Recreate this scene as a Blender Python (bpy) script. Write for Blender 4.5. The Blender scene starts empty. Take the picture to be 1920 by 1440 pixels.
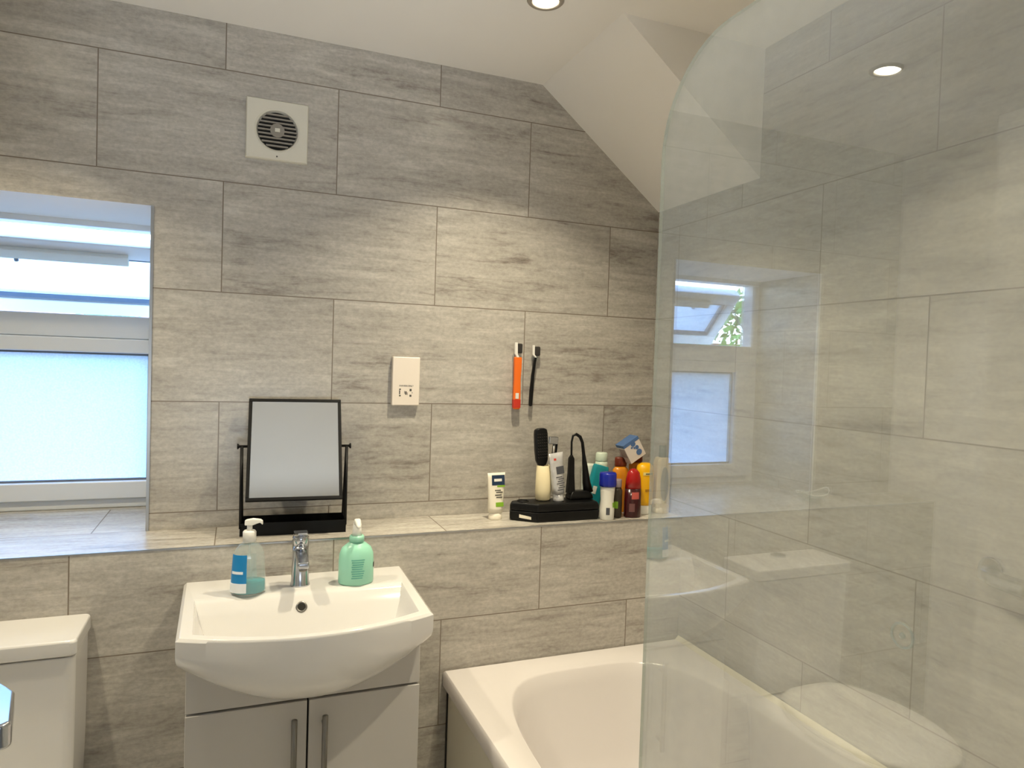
import bpy, bmesh, math, random
from mathutils import Vector, Matrix
random.seed(7)
S = bpy.context.scene
C = S.collection
PI = math.pi

# ------------------------------------------------------------------ colour / material helpers
def lin(h):
    h = h.lstrip('#')
    v = [int(h[i:i + 2], 16) / 255 for i in (0, 2, 4)]
    return tuple((x / 12.92 if x <= .04045 else ((x + .055) / 1.055) ** 2.4) for x in v) + (1.0,)

def nodes(name):
    m = bpy.data.materials.new(name)
    m.use_nodes = True
    nt = m.node_tree
    nt.nodes.clear()
    out = nt.nodes.new('ShaderNodeOutputMaterial')
    return m, nt, out

def N(nt, typ, **kw):
    n = nt.nodes.new(typ)
    for k, v in kw.items():
        if k.startswith('i_'):
            n.inputs[k[2:].replace('_', ' ')].default_value = v
        else:
            setattr(n, k, v)
    return n

def mat(name, col, rough=.4, metal=0., spec=.5, var=.06, scale=40., bump=0., coat=0., sss=0., emis=None, es=0.):
    """principled surface with a little procedural unevenness"""
    m, nt, out = nodes(name)
    b = N(nt, 'ShaderNodeBsdfPrincipled')
    c = lin(col) if isinstance(col, str) else col
    tc = N(nt, 'ShaderNodeTexCoord')
    nz = N(nt, 'ShaderNodeTexNoise')
    nz.inputs['Scale'].default_value = scale
    nz.inputs['Detail'].default_value = 3
    nt.links.new(tc.outputs['Object'], nz.inputs['Vector'])
    mr = N(nt, 'ShaderNodeMapRange')
    mr.inputs['To Min'].default_value = 1 - var
    mr.inputs['To Max'].default_value = 1 + var
    nt.links.new(nz.outputs['Fac'], mr.inputs['Value'])
    mx = N(nt, 'ShaderNodeMix', data_type='RGBA', blend_type='MULTIPLY')
    mx.inputs[0].default_value = 1
    mx.inputs[6].default_value = c
    nt.links.new(mr.outputs['Result'], mx.inputs[7])
    nt.links.new(mx.outputs[2], b.inputs['Base Color'])
    b.inputs['Roughness'].default_value = rough
    b.inputs['Metallic'].default_value = metal
    b.inputs['Specular IOR Level'].default_value = spec
    b.inputs['Coat Weight'].default_value = coat
    if sss:
        b.inputs['Subsurface Weight'].default_value = sss
        b.inputs['Subsurface Radius'].default_value = (.01, .01, .01)
    if emis:
        b.inputs['Emission Color'].default_value = lin(emis)
        b.inputs['Emission Strength'].default_value = es
    if bump:
        bp = N(nt, 'ShaderNodeBump')
        bp.inputs['Strength'].default_value = bump
        bp.inputs['Distance'].default_value = .002
        nt.links.new(nz.outputs['Fac'], bp.inputs['Height'])
        nt.links.new(bp.outputs['Normal'], b.inputs['Normal'])
    nt.links.new(b.outputs[0], out.inputs[0])
    return m

def tile_mat(name, ua, va, uo, vo, seed=0., dark=1.0):
    """600 x 300 stone-look tiles with a half bond, streaks running along the tile"""
    m, nt, out = nodes(name)
    L = nt.links.new
    tc = N(nt, 'ShaderNodeTexCoord')
    sp = N(nt, 'ShaderNodeSeparateXYZ')
    L(tc.outputs['Object'], sp.inputs[0])
    def ax(a, o):
        n = N(nt, 'ShaderNodeMath', operation='ADD')
        L(sp.outputs[a], n.inputs[0]); n.inputs[1].default_value = o
        return n.outputs[0]
    u, v = ax(ua, uo), ax(va, vo)
    cb = N(nt, 'ShaderNodeCombineXYZ')
    L(u, cb.inputs[0]); L(v, cb.inputs[1])
    br = N(nt, 'ShaderNodeTexBrick')
    br.offset = .5; br.offset_frequency = 2; br.squash = 1.0
    br.inputs['Color1'].default_value = (0, 0, 0, 1)
    br.inputs['Color2'].default_value = (1, 1, 1, 1)
    br.inputs['Mortar'].default_value = (.5, .5, .5, 1)
    br.inputs['Scale'].default_value = 1
    br.inputs['Mortar Size'].default_value = .0017
    br.inputs['Mortar Smooth'].default_value = .3
    br.inputs['Brick Width'].default_value = .6
    br.inputs['Row Height'].default_value = .3
    L(cb.outputs[0], br.inputs['Vector'])
    rnd = N(nt, 'ShaderNodeMath', operation='MULTIPLY_ADD')
    L(br.outputs['Color'], rnd.inputs[0]); rnd.inputs[1].default_value = 37.0; rnd.inputs[2].default_value = seed
    def streak(su, sv, detail, rough, dist):
        mu = N(nt, 'ShaderNodeMath', operation='MULTIPLY'); L(u, mu.inputs[0]); mu.inputs[1].default_value = su
        mv = N(nt, 'ShaderNodeMath', operation='MULTIPLY'); L(v, mv.inputs[0]); mv.inputs[1].default_value = sv
        c2 = N(nt, 'ShaderNodeCombineXYZ')
        L(mu.outputs[0], c2.inputs[0]); L(mv.outputs[0], c2.inputs[1]); L(rnd.outputs[0], c2.inputs[2])
        n = N(nt, 'ShaderNodeTexNoise')
        n.inputs['Scale'].default_value = 1; n.inputs['Detail'].default_value = detail
        n.inputs['Roughness'].default_value = rough; n.inputs['Distortion'].default_value = dist
        L(c2.outputs[0], n.inputs['Vector'])
        return n.outputs['Fac']
    a = streak(4.2, 38, 7, .70, .7)
    b = streak(1.7, 10, 3, .55, .9)
    c3 = streak(24, 62, 4, .65, .3)
    g = streak(90, 120, 3, .6, 0)
    def wsum(items):
        acc = None
        for sock, wgt in items:
            n = N(nt, 'ShaderNodeMath', operation='MULTIPLY_ADD')
            L(sock, n.inputs[0]); n.inputs[1].default_value = wgt
            if acc is None: n.inputs[2].default_value = 0
            else: L(acc, n.inputs[2])
            acc = n.outputs[0]
        return acc
    class mix: outputs = [wsum([(a, .48), (b, .32), (c3, .20)])]
    rp = N(nt, 'ShaderNodeValToRGB')
    e = rp.color_ramp.elements
    e[0].position = .335; e[0].color = lin('#7b726c')
    e[1].position = .60; e[1].color = lin('#c4c0b8')
    e2 = rp.color_ramp.elements.new(.45); e2.color = lin('#aba69e')
    e3 = rp.color_ramp.elements.new(.54); e3.color = lin('#b9b4ac')
    L(mix.outputs[0], rp.inputs[0])
    # fine grain and tile-to-tile tone
    gr = N(nt, 'ShaderNodeMapRange'); L(g, gr.inputs['Value'])
    gr.inputs['From Min'].default_value = .3; gr.inputs['From Max'].default_value = .7
    gr.inputs['To Min'].default_value = .87 * dark; gr.inputs['To Max'].default_value = 1.10 * dark
    tn = N(nt, 'ShaderNodeMapRange'); L(br.outputs['Color'], tn.inputs['Value'])
    tn.inputs['To Min'].default_value = .94; tn.inputs['To Max'].default_value = 1.04
    mm = N(nt, 'ShaderNodeMath', operation='MULTIPLY'); L(gr.outputs[0], mm.inputs[0]); L(tn.outputs[0], mm.inputs[1])
    mc = N(nt, 'ShaderNodeMix', data_type='RGBA', blend_type='MULTIPLY'); mc.inputs[0].default_value = 1
    L(rp.outputs[0], mc.inputs[6]); L(mm.outputs[0], mc.inputs[7])
    gm = N(nt, 'ShaderNodeMix', data_type='RGBA'); L(br.outputs['Fac'], gm.inputs[0])
    L(mc.outputs[2], gm.inputs[6]); gm.inputs[7].default_value = lin('#7d7369')
    bs = N(nt, 'ShaderNodeBsdfPrincipled')
    L(gm.outputs[2], bs.inputs['Base Color'])
    bs.inputs['Roughness'].default_value = .27
    bs.inputs['Specular IOR Level'].default_value = .5
    hb = N(nt, 'ShaderNodeMath', operation='MULTIPLY_ADD'); L(br.outputs['Fac'], hb.inputs[0]); hb.inputs[1].default_value = -1.5
    L(mix.outputs[0], hb.inputs[2])
    bp = N(nt, 'ShaderNodeBump'); bp.inputs['Strength'].default_value = .18; bp.inputs['Distance'].default_value = .001
    L(hb.outputs[0], bp.inputs['Height']); L(bp.outputs[0], bs.inputs['Normal'])
    L(bs.outputs[0], out.inputs[0])
    return m

def clear_mat(name, tint, refl=.06, haze=0., hazecol='#ffffff', streaks=False, rough=0.0):
    """clear sheet: straight-through transmission, mirror reflection, optional film of dried soap"""
    m, nt, out = nodes(name)
    L = nt.links.new
    tr = N(nt, 'ShaderNodeBsdfTransparent'); tr.inputs[0].default_value = lin(tint)
    gl = N(nt, 'ShaderNodeBsdfAnisotropic'); gl.inputs['Roughness'].default_value = rough
    gl.inputs['Color'].default_value = (1, 1, 1, 1)
    lw = N(nt, 'ShaderNodeLayerWeight'); lw.inputs['Blend'].default_value = .5
    pw = N(nt, 'ShaderNodeMath', operation='POWER'); L(lw.outputs['Facing'], pw.inputs[0]); pw.inputs[1].default_value = 4
    ad = N(nt, 'ShaderNodeMath', operation='MULTIPLY_ADD', use_clamp=True); L(pw.outputs[0], ad.inputs[0]); ad.inputs[1].default_value = .6; ad.inputs[2].default_value = refl
    base = tr.outputs[0]
    if haze:
        hm = N(nt, 'ShaderNodeBsdfDiffuse'); hm.inputs[0].default_value = lin(hazecol)
        mx = N(nt, 'ShaderNodeMixShader')
        L(base, mx.inputs[1]); L(hm.outputs[0], mx.inputs[2])
        if streaks:
            tc = N(nt, 'ShaderNodeTexCoord')
            mp = N(nt, 'ShaderNodeMapping'); mp.inputs['Scale'].default_value = (1, 22, 1.6)
            L(tc.outputs['Object'], mp.inputs[0])
            nz = N(nt, 'ShaderNodeTexNoise'); nz.inputs['Scale'].default_value = 1; nz.inputs['Detail'].default_value = 3
            L(mp.outputs[0], nz.inputs['Vector'])
            n2 = N(nt, 'ShaderNodeTexNoise'); n2.inputs['Scale'].default_value = 55; n2.inputs['Detail'].default_value = 4
            L(tc.outputs['Object'], n2.inputs['Vector'])
            av = N(nt, 'ShaderNodeMath', operation='MULTIPLY'); L(nz.outputs[0], av.inputs[0]); L(n2.outputs[0], av.inputs[1])
            mr = N(nt, 'ShaderNodeMapRange'); L(av.outputs[0], mr.inputs['Value'])
            mr.inputs['From Min'].default_value = .12; mr.inputs['From Max'].default_value = .42
            mr.inputs['To Min'].default_value = haze * .8; mr.inputs['To Max'].default_value = haze * 1.22
            L(mr.outputs[0], mx.inputs[0])
        else:
            mx.inputs[0].default_value = haze
        base = mx.outputs[0]
    fin = N(nt, 'ShaderNodeMixShader')
    L(ad.outputs[0], fin.inputs[0]); L(base, fin.inputs[1]); L(gl.outputs[0], fin.inputs[2])
    L(fin.outputs[0], out.inputs[0])
    return m

def frosted_mat(name, k=1.):
    m, nt, out = nodes(name)
    L = nt.links.new
    tc = N(nt, 'ShaderNodeTexCoord')
    nz = N(nt, 'ShaderNodeTexNoise'); nz.inputs['Scale'].default_value = 190; nz.inputs['Detail'].default_value = 4
    L(tc.outputs['Object'], nz.inputs['Vector'])
    rp = N(nt, 'ShaderNodeValToRGB')
    rp.color_ramp.elements[0].position = .3; rp.color_ramp.elements[0].color = (.54 * k, .64 * k, .76 * k, 1)
    rp.color_ramp.elements[1].position = .7; rp.color_ramp.elements[1].color = (.74 * k, .82 * k, .92 * k, 1)
    L(nz.outputs[0], rp.inputs[0])
    tl = N(nt, 'ShaderNodeBsdfTranslucent'); L(rp.outputs[0], tl.inputs[0])
    tr = N(nt, 'ShaderNodeBsdfRefraction'); tr.inputs['Roughness'].default_value = .45; tr.inputs['IOR'].default_value = 1.05
    gl = N(nt, 'ShaderNodeBsdfAnisotropic'); gl.inputs['Roughness'].default_value = .35
    bp = N(nt, 'ShaderNodeBump'); bp.inputs['Strength'].default_value = .4; bp.inputs['Distance'].default_value = .001
    L(nz.outputs[0], bp.inputs['Height'])
    L(bp.outputs[0], gl.inputs['Normal'])
    a = N(nt, 'ShaderNodeMixShader'); a.inputs[0].default_value = .22
    L(tl.outputs[0], a.inputs[1]); L(tr.outputs[0], a.inputs[2])
    b = N(nt, 'ShaderNodeMixShader'); b.inputs[0].default_value = .05
    L(a.outputs[0], b.inputs[1]); L(gl.outputs[0], b.inputs[2])
    L(b.outputs[0], out.inputs[0])
    return m

def emit_mat(name, col, s):
    m, nt, out = nodes(name)
    e = N(nt, 'ShaderNodeEmission'); e.inputs[0].default_value = lin(col); e.inputs[1].default_value = s
    nt.links.new(e.outputs[0], out.inputs[0])
    return m

# ------------------------------------------------------------------ mesh helpers
def link(name, me, mats, parent=None, smooth=False, bevel=0, seg=2, sub=0, loc=None):
    o = bpy.data.objects.new(name, me)
    C.objects.link(o)
    for m in (mats if isinstance(mats, (list, tuple)) else [mats]):
        me.materials.append(m)
    if parent is not None:
        o.parent = parent
    if loc is not None:
        o.location = loc
    if smooth:
        for p in me.polygons:
            p.use_smooth = True
    if bevel:
        b = o.modifiers.new('Bevel', 'BEVEL'); b.width = bevel; b.segments = seg; b.limit_method = 'ANGLE'; b.angle_limit = math.radians(32)
        b.harden_normals = False
        for p in me.polygons:
            p.use_smooth = True
        w = o.modifiers.new('Weighted', 'WEIGHTED_NORMAL'); w.keep_sharp = True
    if sub:
        s = o.modifiers.new('Sub', 'SUBSURF'); s.levels = sub; s.render_levels = sub
    return o

def obj(name, bm, mats, parent=None, world=False, **kw):
    """bmesh -> one mesh object; world=True: vertices are room coordinates and get moved into the parent's frame"""
    if world and parent is not None:
        inv = Matrix.LocRotScale(parent.location, parent.rotation_euler, None).inverted()
        bm.transform(inv)
    bmesh.ops.recalc_face_normals(bm, faces=bm.faces)
    me = bpy.data.meshes.new(name)
    bm.to_mesh(me); bm.free()
    return link(name, me, mats, parent, **kw)

def thing(name, label, cat, loc=(0, 0, 0), rot=(0, 0, 0), group=None):
    o = bpy.data.objects.new(name, None)
    o.empty_display_size = .05
    C.objects.link(o)
    o.location = loc; o.rotation_euler = rot
    o['label'] = label; o['category'] = cat
    if group: o['group'] = group
    return o

def tag(o, label, cat, group=None):
    o['label'] = label; o['category'] = cat
    if group: o['group'] = group
    return o

def struct(name, bm, m, parent=None, **kw):
    o = obj(name, bm, m, parent, **kw)
    if parent is None: o['kind'] = 'structure'
    return o

def box(bm, x0, x1, y0, y1, z0, z1, mi=0):
    v = [bm.verts.new(p) for p in ((x0, y0, z0), (x1, y0, z0), (x1, y1, z0), (x0, y1, z0), (x0, y0, z1), (x1, y0, z1), (x1, y1, z1), (x0, y1, z1))]
    for f in ((0, 3, 2, 1), (4, 5, 6, 7), (0, 1, 5, 4), (1, 2, 6, 5), (2, 3, 7, 6), (3, 0, 4, 7)):
        bm.faces.new([v[i] for i in f]).material_index = mi
    return bm

def B(*a): return box(bmesh.new(), *a)

def prism(pts, axis, a, b, bm=None):
    """extrude a 2-D outline along an axis: axis 'x' pts are (y,z); 'y' pts are (x,z); 'z' pts are (x,y)"""
    bm = bm or bmesh.new()
    def P(p, t):
        return {'x': (t, p[0], p[1]), 'y': (p[0], t, p[1]), 'z': (p[0], p[1], t)}[axis]
    A = [bm.verts.new(P(p, a)) for p in pts]; D = [bm.verts.new(P(p, b)) for p in pts]
    n = len(pts)
    bm.faces.new(A); bm.faces.new(D[::-1])
    for i in range(n):
        bm.faces.new((A[i], A[(i + 1) % n], D[(i + 1) % n], D[i]))
    return bm

def loft(loops, cap0=True, cap1=True, closed=True, bm=None):
    bm = bm or bmesh.new()
    V = [[bm.verts.new(p) for p in l] for l in loops]
    n = len(loops[0])
    for a, b in zip(V, V[1:]):
        for i in range(n if closed else n - 1):
            bm.faces.new((a[i], a[(i + 1) % n], b[(i + 1) % n], b[i]))
    if cap0: bm.faces.new(V[0])
    if cap1: bm.faces.new(V[-1][::-1])
    return bm

def lathe(prof, seg=32, sx=1., sy=1., c=(0, 0, 0), cap0=True, cap1=True, bm=None, power=2.):
    """profile of (radius, z); power>2 squares the section"""
    loops = []
    for r, z in prof:
        l = []
        for i in range(seg):
            t = 2 * PI * i / seg
            ct, st = math.cos(t), math.sin(t)
            x = math.copysign(abs(ct) ** (2 / power), ct); y = math.copysign(abs(st) ** (2 / power), st)
            l.append((c[0] + r * sx * x, c[1] + r * sy * y, c[2] + z))
        loops.append(l)
    return loft(loops, cap0, cap1, bm=bm)

def patch(prof, a0, a1, off, n=16, sx=1., sy=1., th=.0006):
    """label: curved patch following a lathe profile between two angles, with thickness"""
    bm = bmesh.new()
    outer, inner = [], []
    for r, z in prof:
        o, i_ = [], []
        for k in range(n + 1):
            t = math.radians(a0 + (a1 - a0) * k / n)
            o.append(bm.verts.new(((r * sx + off + th) * math.cos(t), (r * sy + off + th) * math.sin(t), z)))
            i_.append(bm.verts.new(((r * sx + off) * math.cos(t), (r * sy + off) * math.sin(t), z)))
        outer.append(o); inner.append(i_)
    for j in range(len(prof) - 1):
        for k in range(n):
            bm.faces.new((outer[j][k], outer[j][k + 1], outer[j + 1][k + 1], outer[j + 1][k]))
            bm.faces.new((inner[j][k], inner[j + 1][k], inner[j + 1][k + 1], inner[j][k + 1]))
        bm.faces.new((outer[j][0], outer[j + 1][0], inner[j + 1][0], inner[j][0]))
        bm.faces.new((outer[j][n], inner[j][n], inner[j + 1][n], outer[j + 1][n]))
    for k in range(n):
        bm.faces.new((outer[0][k], inner[0][k], inner[0][k + 1], outer[0][k + 1]))
        bm.faces.new((outer[-1][k], outer[-1][k + 1], inner[-1][k + 1], inner[-1][k]))
    return bm

def tube(pts, r, seg=10, bm=None):
    """round bar through points; r a number or one radius per point"""
    pts = [Vector(p) for p in pts]
    loops = []
    up = None
    for i, p in enumerate(pts):
        d = (pts[min(i + 1, len(pts) - 1)] - pts[max(i - 1, 0)]).normalized()
        if up is None:
            up = Vector((0, 0, 1)) if abs(d.z) < .9 else Vector((0, 1, 0))
        a = d.cross(up).normalized(); b = a.cross(d).normalized(); up = b
        rr = r[i] if isinstance(r, (list, tuple)) else r
        loops.append([p + a * rr * math.cos(2 * PI * k / seg) + b * rr * math.sin(2 * PI * k / seg) for k in range(seg)])
    return loft(loops, bm=bm)

def ring(R, r, c, normal, seg=32, rs=8, bm=None):
    n = Vector(normal).normalized()
    a = n.orthogonal().normalized(); b = n.cross(a)
    bm = bm or bmesh.new()
    V = []
    for i in range(seg):
        t = 2 * PI * i / seg
        d = a * math.cos(t) + b * math.sin(t)
        V.append([bm.verts.new(Vector(c) + d * (R + r * math.cos(2 * PI * k / rs)) + n * r * math.sin(2 * PI * k / rs)) for k in range(rs)])
    for i in range(seg):
        for k in range(rs):
            bm.faces.new((V[i][k], V[(i + 1) % seg][k], V[(i + 1) % seg][(k + 1) % rs], V[i][(k + 1) % rs]))
    return bm

def disc(R, th, c, normal, seg=28, bm=None):
    n = Vector(normal).normalized()
    a = n.orthogonal().normalized(); b = n.cross(a)
    l = [[Vector(c) + (a * math.cos(2 * PI * k / seg) + b * math.sin(2 * PI * k / seg)) * R + n * t for k in range(seg)] for t in (0, th)]
    return loft(l, bm=bm)

def text_mesh(name, s, size, m, parent, loc, rot=(PI / 2, 0, 0), ext=.0004):
    cu = bpy.data.curves.new(name, 'FONT')
    cu.body = s; cu.size = size; cu.extrude = ext; cu.align_x = 'CENTER'; cu.align_y = 'CENTER'
    tmp = bpy.data.objects.new(name, cu); C.objects.link(tmp)
    dg = bpy.context.evaluated_depsgraph_get(); dg.update()
    me = bpy.data.meshes.new_from_object(tmp.evaluated_get(dg))
    bpy.data.objects.remove(tmp); bpy.data.curves.remove(cu)
    me.materials.clear()
    o = link(name, me, m, parent); o.location = loc; o.rotation_euler = rot
    return o

# ------------------------------------------------------------------ the room's numbers
FL, CE = 0.0, 2.315
XR, XL = 1.687, -.95
YN = -1.83                      # inner face of the wall the door is in
LY, LZ = -.203, .944            # boxed ledge: front face and top
WX0, WX1, WZ1, WY = -.535, .127, 1.805, .33   # window recess; WY is the face of the window frame
WXB = .215                      # the right reveal splays out behind the wall edge
GX = .948                       # bath screen

# ------------------------------------------------------------------ materials
M = {}
M['tile_x'] = tile_mat('stone tile back', 0, 2, .3, -.09, 0.)
M['tile_low'] = tile_mat('stone tile boxing', 0, 2, .31, -.095, 5.3)
M['tile_y'] = tile_mat('stone tile side', 1, 2, .729, -.09, 11.1)
M['tile_sill'] = tile_mat('stone tile ledge', 0, 1, .3, .6, 21.7, dark=1.12)
M['tile_floor'] = mat('pale floor vinyl', '#d6d3cd', .5, var=.06, scale=5)
M['paint'] = mat('ceiling paint', '#f3f0ec', .85, var=.015, scale=6, spec=.2)
M['gloss_paint'] = mat('white gloss paint', '#e8e6e1', .35, var=.01)
M['hall'] = mat('hall paint', '#e4e4e2', .9, var=.02, scale=4)
M['upvc'] = mat('white upvc', '#e4e8ec', .3, var=.01)
M['gasket'] = mat('grey gasket', '#6f7680', .6)
M['steel'] = mat('brushed steel', '#8d8a86', .32, metal=1., var=.05, scale=120)
M['chrome'] = mat('chrome', '#c2c5cb', .16, metal=1., var=.02)
M['alu'] = mat('aluminium trim', '#b9bbbd', .3, metal=1., var=.02)
M['ceramic'] = mat('white ceramic', '#d6d4d3', .12, var=.01, coat=.4)
M['acrylic'] = mat('white acrylic', '#d2cdcc', .2, var=.01, coat=.2)
M['panel'] = mat('bath panel', '#d3cfc2', .35, var=.02)
M['gloss_door'] = mat('white gloss cabinet', '#c3c0be', .25, var=.01)
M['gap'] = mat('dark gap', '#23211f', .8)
M['black'] = mat('black metal', '#050506', .5, spec=.25, var=.1)
M['black_pl'] = mat('black plastic', '#050506', .38, spec=.3, var=.1)
M['mirror'] = mat('mirror glass', '#dcdedd', .0, metal=1., var=.0)
M['white_pl'] = mat('white plastic', '#e9e7e1', .35, var=.01)
M['fan_pl'] = mat('fan plastic', '#d9d5c8', .45, var=.02)
M['slat'] = mat('dusty slat', '#8d877e', .6, var=.08)
M['dark'] = mat('dark cavity', '#17150f', .8)
M['socket'] = mat('socket plastic', '#efe4d8', .3, var=.01)
M['ink'] = mat('grey ink', '#4c4a45', .7)
M['frost'] = frosted_mat('obscure glass', .74)
M['frost_top'] = frosted_mat('obscure glass top light', .55)
M['pane'] = clear_mat('window glass', '#eef6fa', .05)
M['screen'] = clear_mat('bath screen glass', '#f8faf8', .155, haze=.19, hazecol='#e9eef0', streaks=True)
M['edge'] = clear_mat('glass edge', '#d3ddd5', .08, haze=.28, hazecol='#cfd8d0')
M['clear'] = clear_mat('clear plastic', '#f6faf9', .05, haze=.16, hazecol='#eef4f4')
M['lens'] = emit_mat('lamp lens', '#fff4d8', 14)
M['bezel'] = mat('satin bezel', '#a39a8e', .45, var=.02)
M['silicone'] = mat('cream silicone', '#d3ccba', .5)

# ------------------------------------------------------------------ room shell
def wall_with_hole():
    """upper back wall, 0.42 thick, with the window recess cut through"""
    bm = bmesh.new()
    T = .42
    x0, x1 = XL - .1, XR + .1
    top = CE + .05
    box(bm, x0, WX0, 0, T, LZ - .3, top); box(bm, WX1, WX1 + .0001, 0, T, LZ - .3, top)
    bm.clear()
    # front face pieces with the outline of the hole
    for (a, b, c, d) in ((x0, WX0, LZ - .3, top), (WX1, x1, LZ - .3, top), (WX0, WX1, WZ1, top), (WX0, WX1, LZ - .3, LZ)):
        f = bm.faces.new([bm.verts.new(p) for p in ((a, 0, c), (b, 0, c), (b, 0, d), (a, 0, d))]); f.material_index = 0
    # reveals
    Y1 = T
    def q(pts, mi):
        bm.faces.new([bm.verts.new(p) for p in pts]).material_index = mi
    xb = WX1 + (WXB - WX1) * Y1 / WY
    q(((WX0, 0, LZ), (WX0, Y1, LZ), (WX0, Y1, WZ1), (WX0, 0, WZ1)), 1)
    q(((WX1, 0, LZ), (WX1, 0, WZ1), (xb, Y1, WZ1), (xb, Y1, LZ)), 1)
    q(((WX0, 0, WZ1), (WX0, Y1, WZ1), (xb, Y1, WZ1), (WX1, 0, WZ1)), 3)
    q(((WX0, 0, LZ), (WX1, 0, LZ), (xb, Y1, LZ), (WX0, Y1, LZ)), 2)
    # outer face
    for (a, b, c, d) in ((x0, WX0, LZ - .9, top), (xb, x1, LZ - .9, top), (WX0, xb, WZ1, top), (WX0, xb, LZ - .9, LZ)):
        q(((a, Y1, c), (a, Y1, d), (b, Y1, d), (b, Y1, c)), 3)
    # closing sides so the wall is solid
    for x in (x0, x1):
        q(((x, 0, LZ - .9), (x, Y1, LZ - .9), (x, Y1, top), (x, 0, top)), 3)
    q(((x0, 0, top), (x0, Y1, top), (x1, Y1, top), (x1, 0, top)), 3)
    bmesh.ops.remove_doubles(bm, verts=bm.verts, dist=1e-5)
    me = bpy.data.meshes.new('wall_back'); bm.to_mesh(me); bm.free()
    return me
me = wall_with_hole()
o = link('wall_back', me, [M['tile_x'], M['tile_y'], M['tile_sill'], M['paint']]); o['kind'] = 'structure'

# boxed-in lower wall with the tiled ledge on top
bm = bmesh.new()
box(bm, XL, XR, LY, 0, FL, LZ, 0)
for f in bm.faces:
    if f.normal.z > .5 or all(abs(v.co.z - LZ) < 1e-5 for v in f.verts): f.material_index = 1
struct('wall_back_ledge', bm, [M['tile_low'], M['tile_sill']])
struct('wall_right', B(XR, XR + .1, YN - .11, .42, FL, CE + .05), M['tile_y'])
struct('wall_left', B(XL - .1, XL, YN - .11, .42, FL, CE + .05), M['hall'])
struct('floor', B(XL - .1, XR + .1, -3.4, .42, -.08, FL), M['tile_floor'])
struct('ceiling', B(XL - .1, XR + .1, -3.4, .42, CE, CE + .08), M['paint'])
# near wall around the doorway
DX0, DX1, DZ = .02, .82, 2.0
bm = bmesh.new()
pts = [(XL, FL), (DX0, FL), (DX0, DZ), (DX1, DZ), (DX1, FL), (XR, FL), (XR, CE), (XL, CE)]
prism(pts, 'y', YN, YN - .11, bm)
struct('wall_front', bm, M['hall'])
bm = bmesh.new()
box(bm, XL - .1, XR + .1, -3.4, -3.3, FL, CE)
struct('wall_hall', bm, M['hall'])
struct('wall_hall_left', B(XL - .1, XL, -3.3, YN - .11, FL, CE), M['hall'])
struct('wall_hall_right', B(XR, XR + .1, -3.3, YN - .11, FL, CE), M['hall'])
# door lining
bm = bmesh.new()
prism([(DX0 - .07, FL), (DX0, FL), (DX0, DZ), (DX1, DZ), (DX1, FL), (DX1 + .07, FL), (DX1 + .07, DZ + .07), (DX0 - .07, DZ + .07)], 'y', YN + .0, YN + .014, bm)
struct('trim_1', bm, M['gloss_paint'])

# sloping boxed-in corner of the ceiling, 0.5 deep with a flat cheek
bm = bmesh.new()
prism([(1.222, CE + .01), (XR + .01, 1.951), (XR + .01, CE + .01)], 'y', .01, -.5, bm)
struct('ceiling_slope', bm, M['paint'])

# metal tile trims at the window recess and along the ledge
struct('trim_2', B(WX1 - .001, WX1 + .006, -.004, .004, LZ, WZ1), M['alu'])
struct('trim_3', B(WX0 - .006, WX0 + .003, -.004, .004, LZ, WZ1), M['white_pl'])
struct('trim_4', B(XL, XR, LY - .0012, LY + .003, LZ - .003, LZ + .0008), M['alu'])

# ------------------------------------------------------------------ window
win = thing('window_1', 'white plastic window with frosted lower pane and open top light', 'window', (-.16, WY, LZ))
del win['category']
win['kind'] = 'structure'
def Z(r): return 1.29 + r
FX0, FX1 = WX0, WXB
bm = bmesh.new()
y0, y1 = WY, WY + .07
box(bm, FX0, FX1, y0, y1, Z(.498), Z(.53))            # head
box(bm, FX0, FX0 + .036, y0, y1, Z(-.346), Z(.498))      # jambs
box(bm, FX1 - .036, FX1, y0, y1, Z(-.346), Z(.498))
box(bm, FX0 + .036, FX1 - .036, y0, y1, Z(.168), Z(.236))   # transom
box(bm, FX0 + .036, FX1 - .036, y0, y1, Z(-.346), Z(-.318))  # bottom
obj('window_frame', bm, M['upvc'], win, world=True, bevel=.004)
# fixed lower light in its own sash
bm = bmesh.new()
sx0, sx1, sz0, sz1 = FX0 + .037, FX1 - .037, Z(-.317), Z(.167)
gx0, gx1, gz0, gz1 = -.415, .095, Z(-.264), Z(.124)
ys = WY - .012
box(bm, sx0, gx0, ys, y1, sz0, sz1); box(bm, gx1, sx1, ys, y1, sz0, sz1)
box(bm, gx0, gx1, ys, y1, gz1, sz1); box(bm, gx0, gx1, ys, y1, sz0, gz0)
lows = obj('lower_sash', bm, M['upvc'], win, world=True, bevel=.004)
bm = bmesh.new()
for (a, b, c, d) in ((gx0, gx0 + .006, gz0, gz1), (gx1 - .006, gx1, gz0, gz1), (gx0, gx1, gz0, gz0 + .006), (gx0, gx1, gz1 - .006, gz1)):
    box(bm, a, b, ys + .02, ys + .03, c, d)
g_ = obj('gasket', bm, M['gasket'], win, world=True)
obj('frosted_pane', B(gx0, gx1, WY + .02, WY + .026, gz0, gz1), M['frost'], win, world=True)
# top-hung light, tilted open: local frame, hinge along the top edge
ts = bpy.data.objects.new('top_sash', None); C.objects.link(ts); ts.parent = win
W2, H2, TH = (FX1 - FX0 - .07), .285, .05
th = math.radians(43)
ts.location = (0, .075, Z(.456) - LZ)
ts.rotation_euler = (th, 0, 0)
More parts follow.
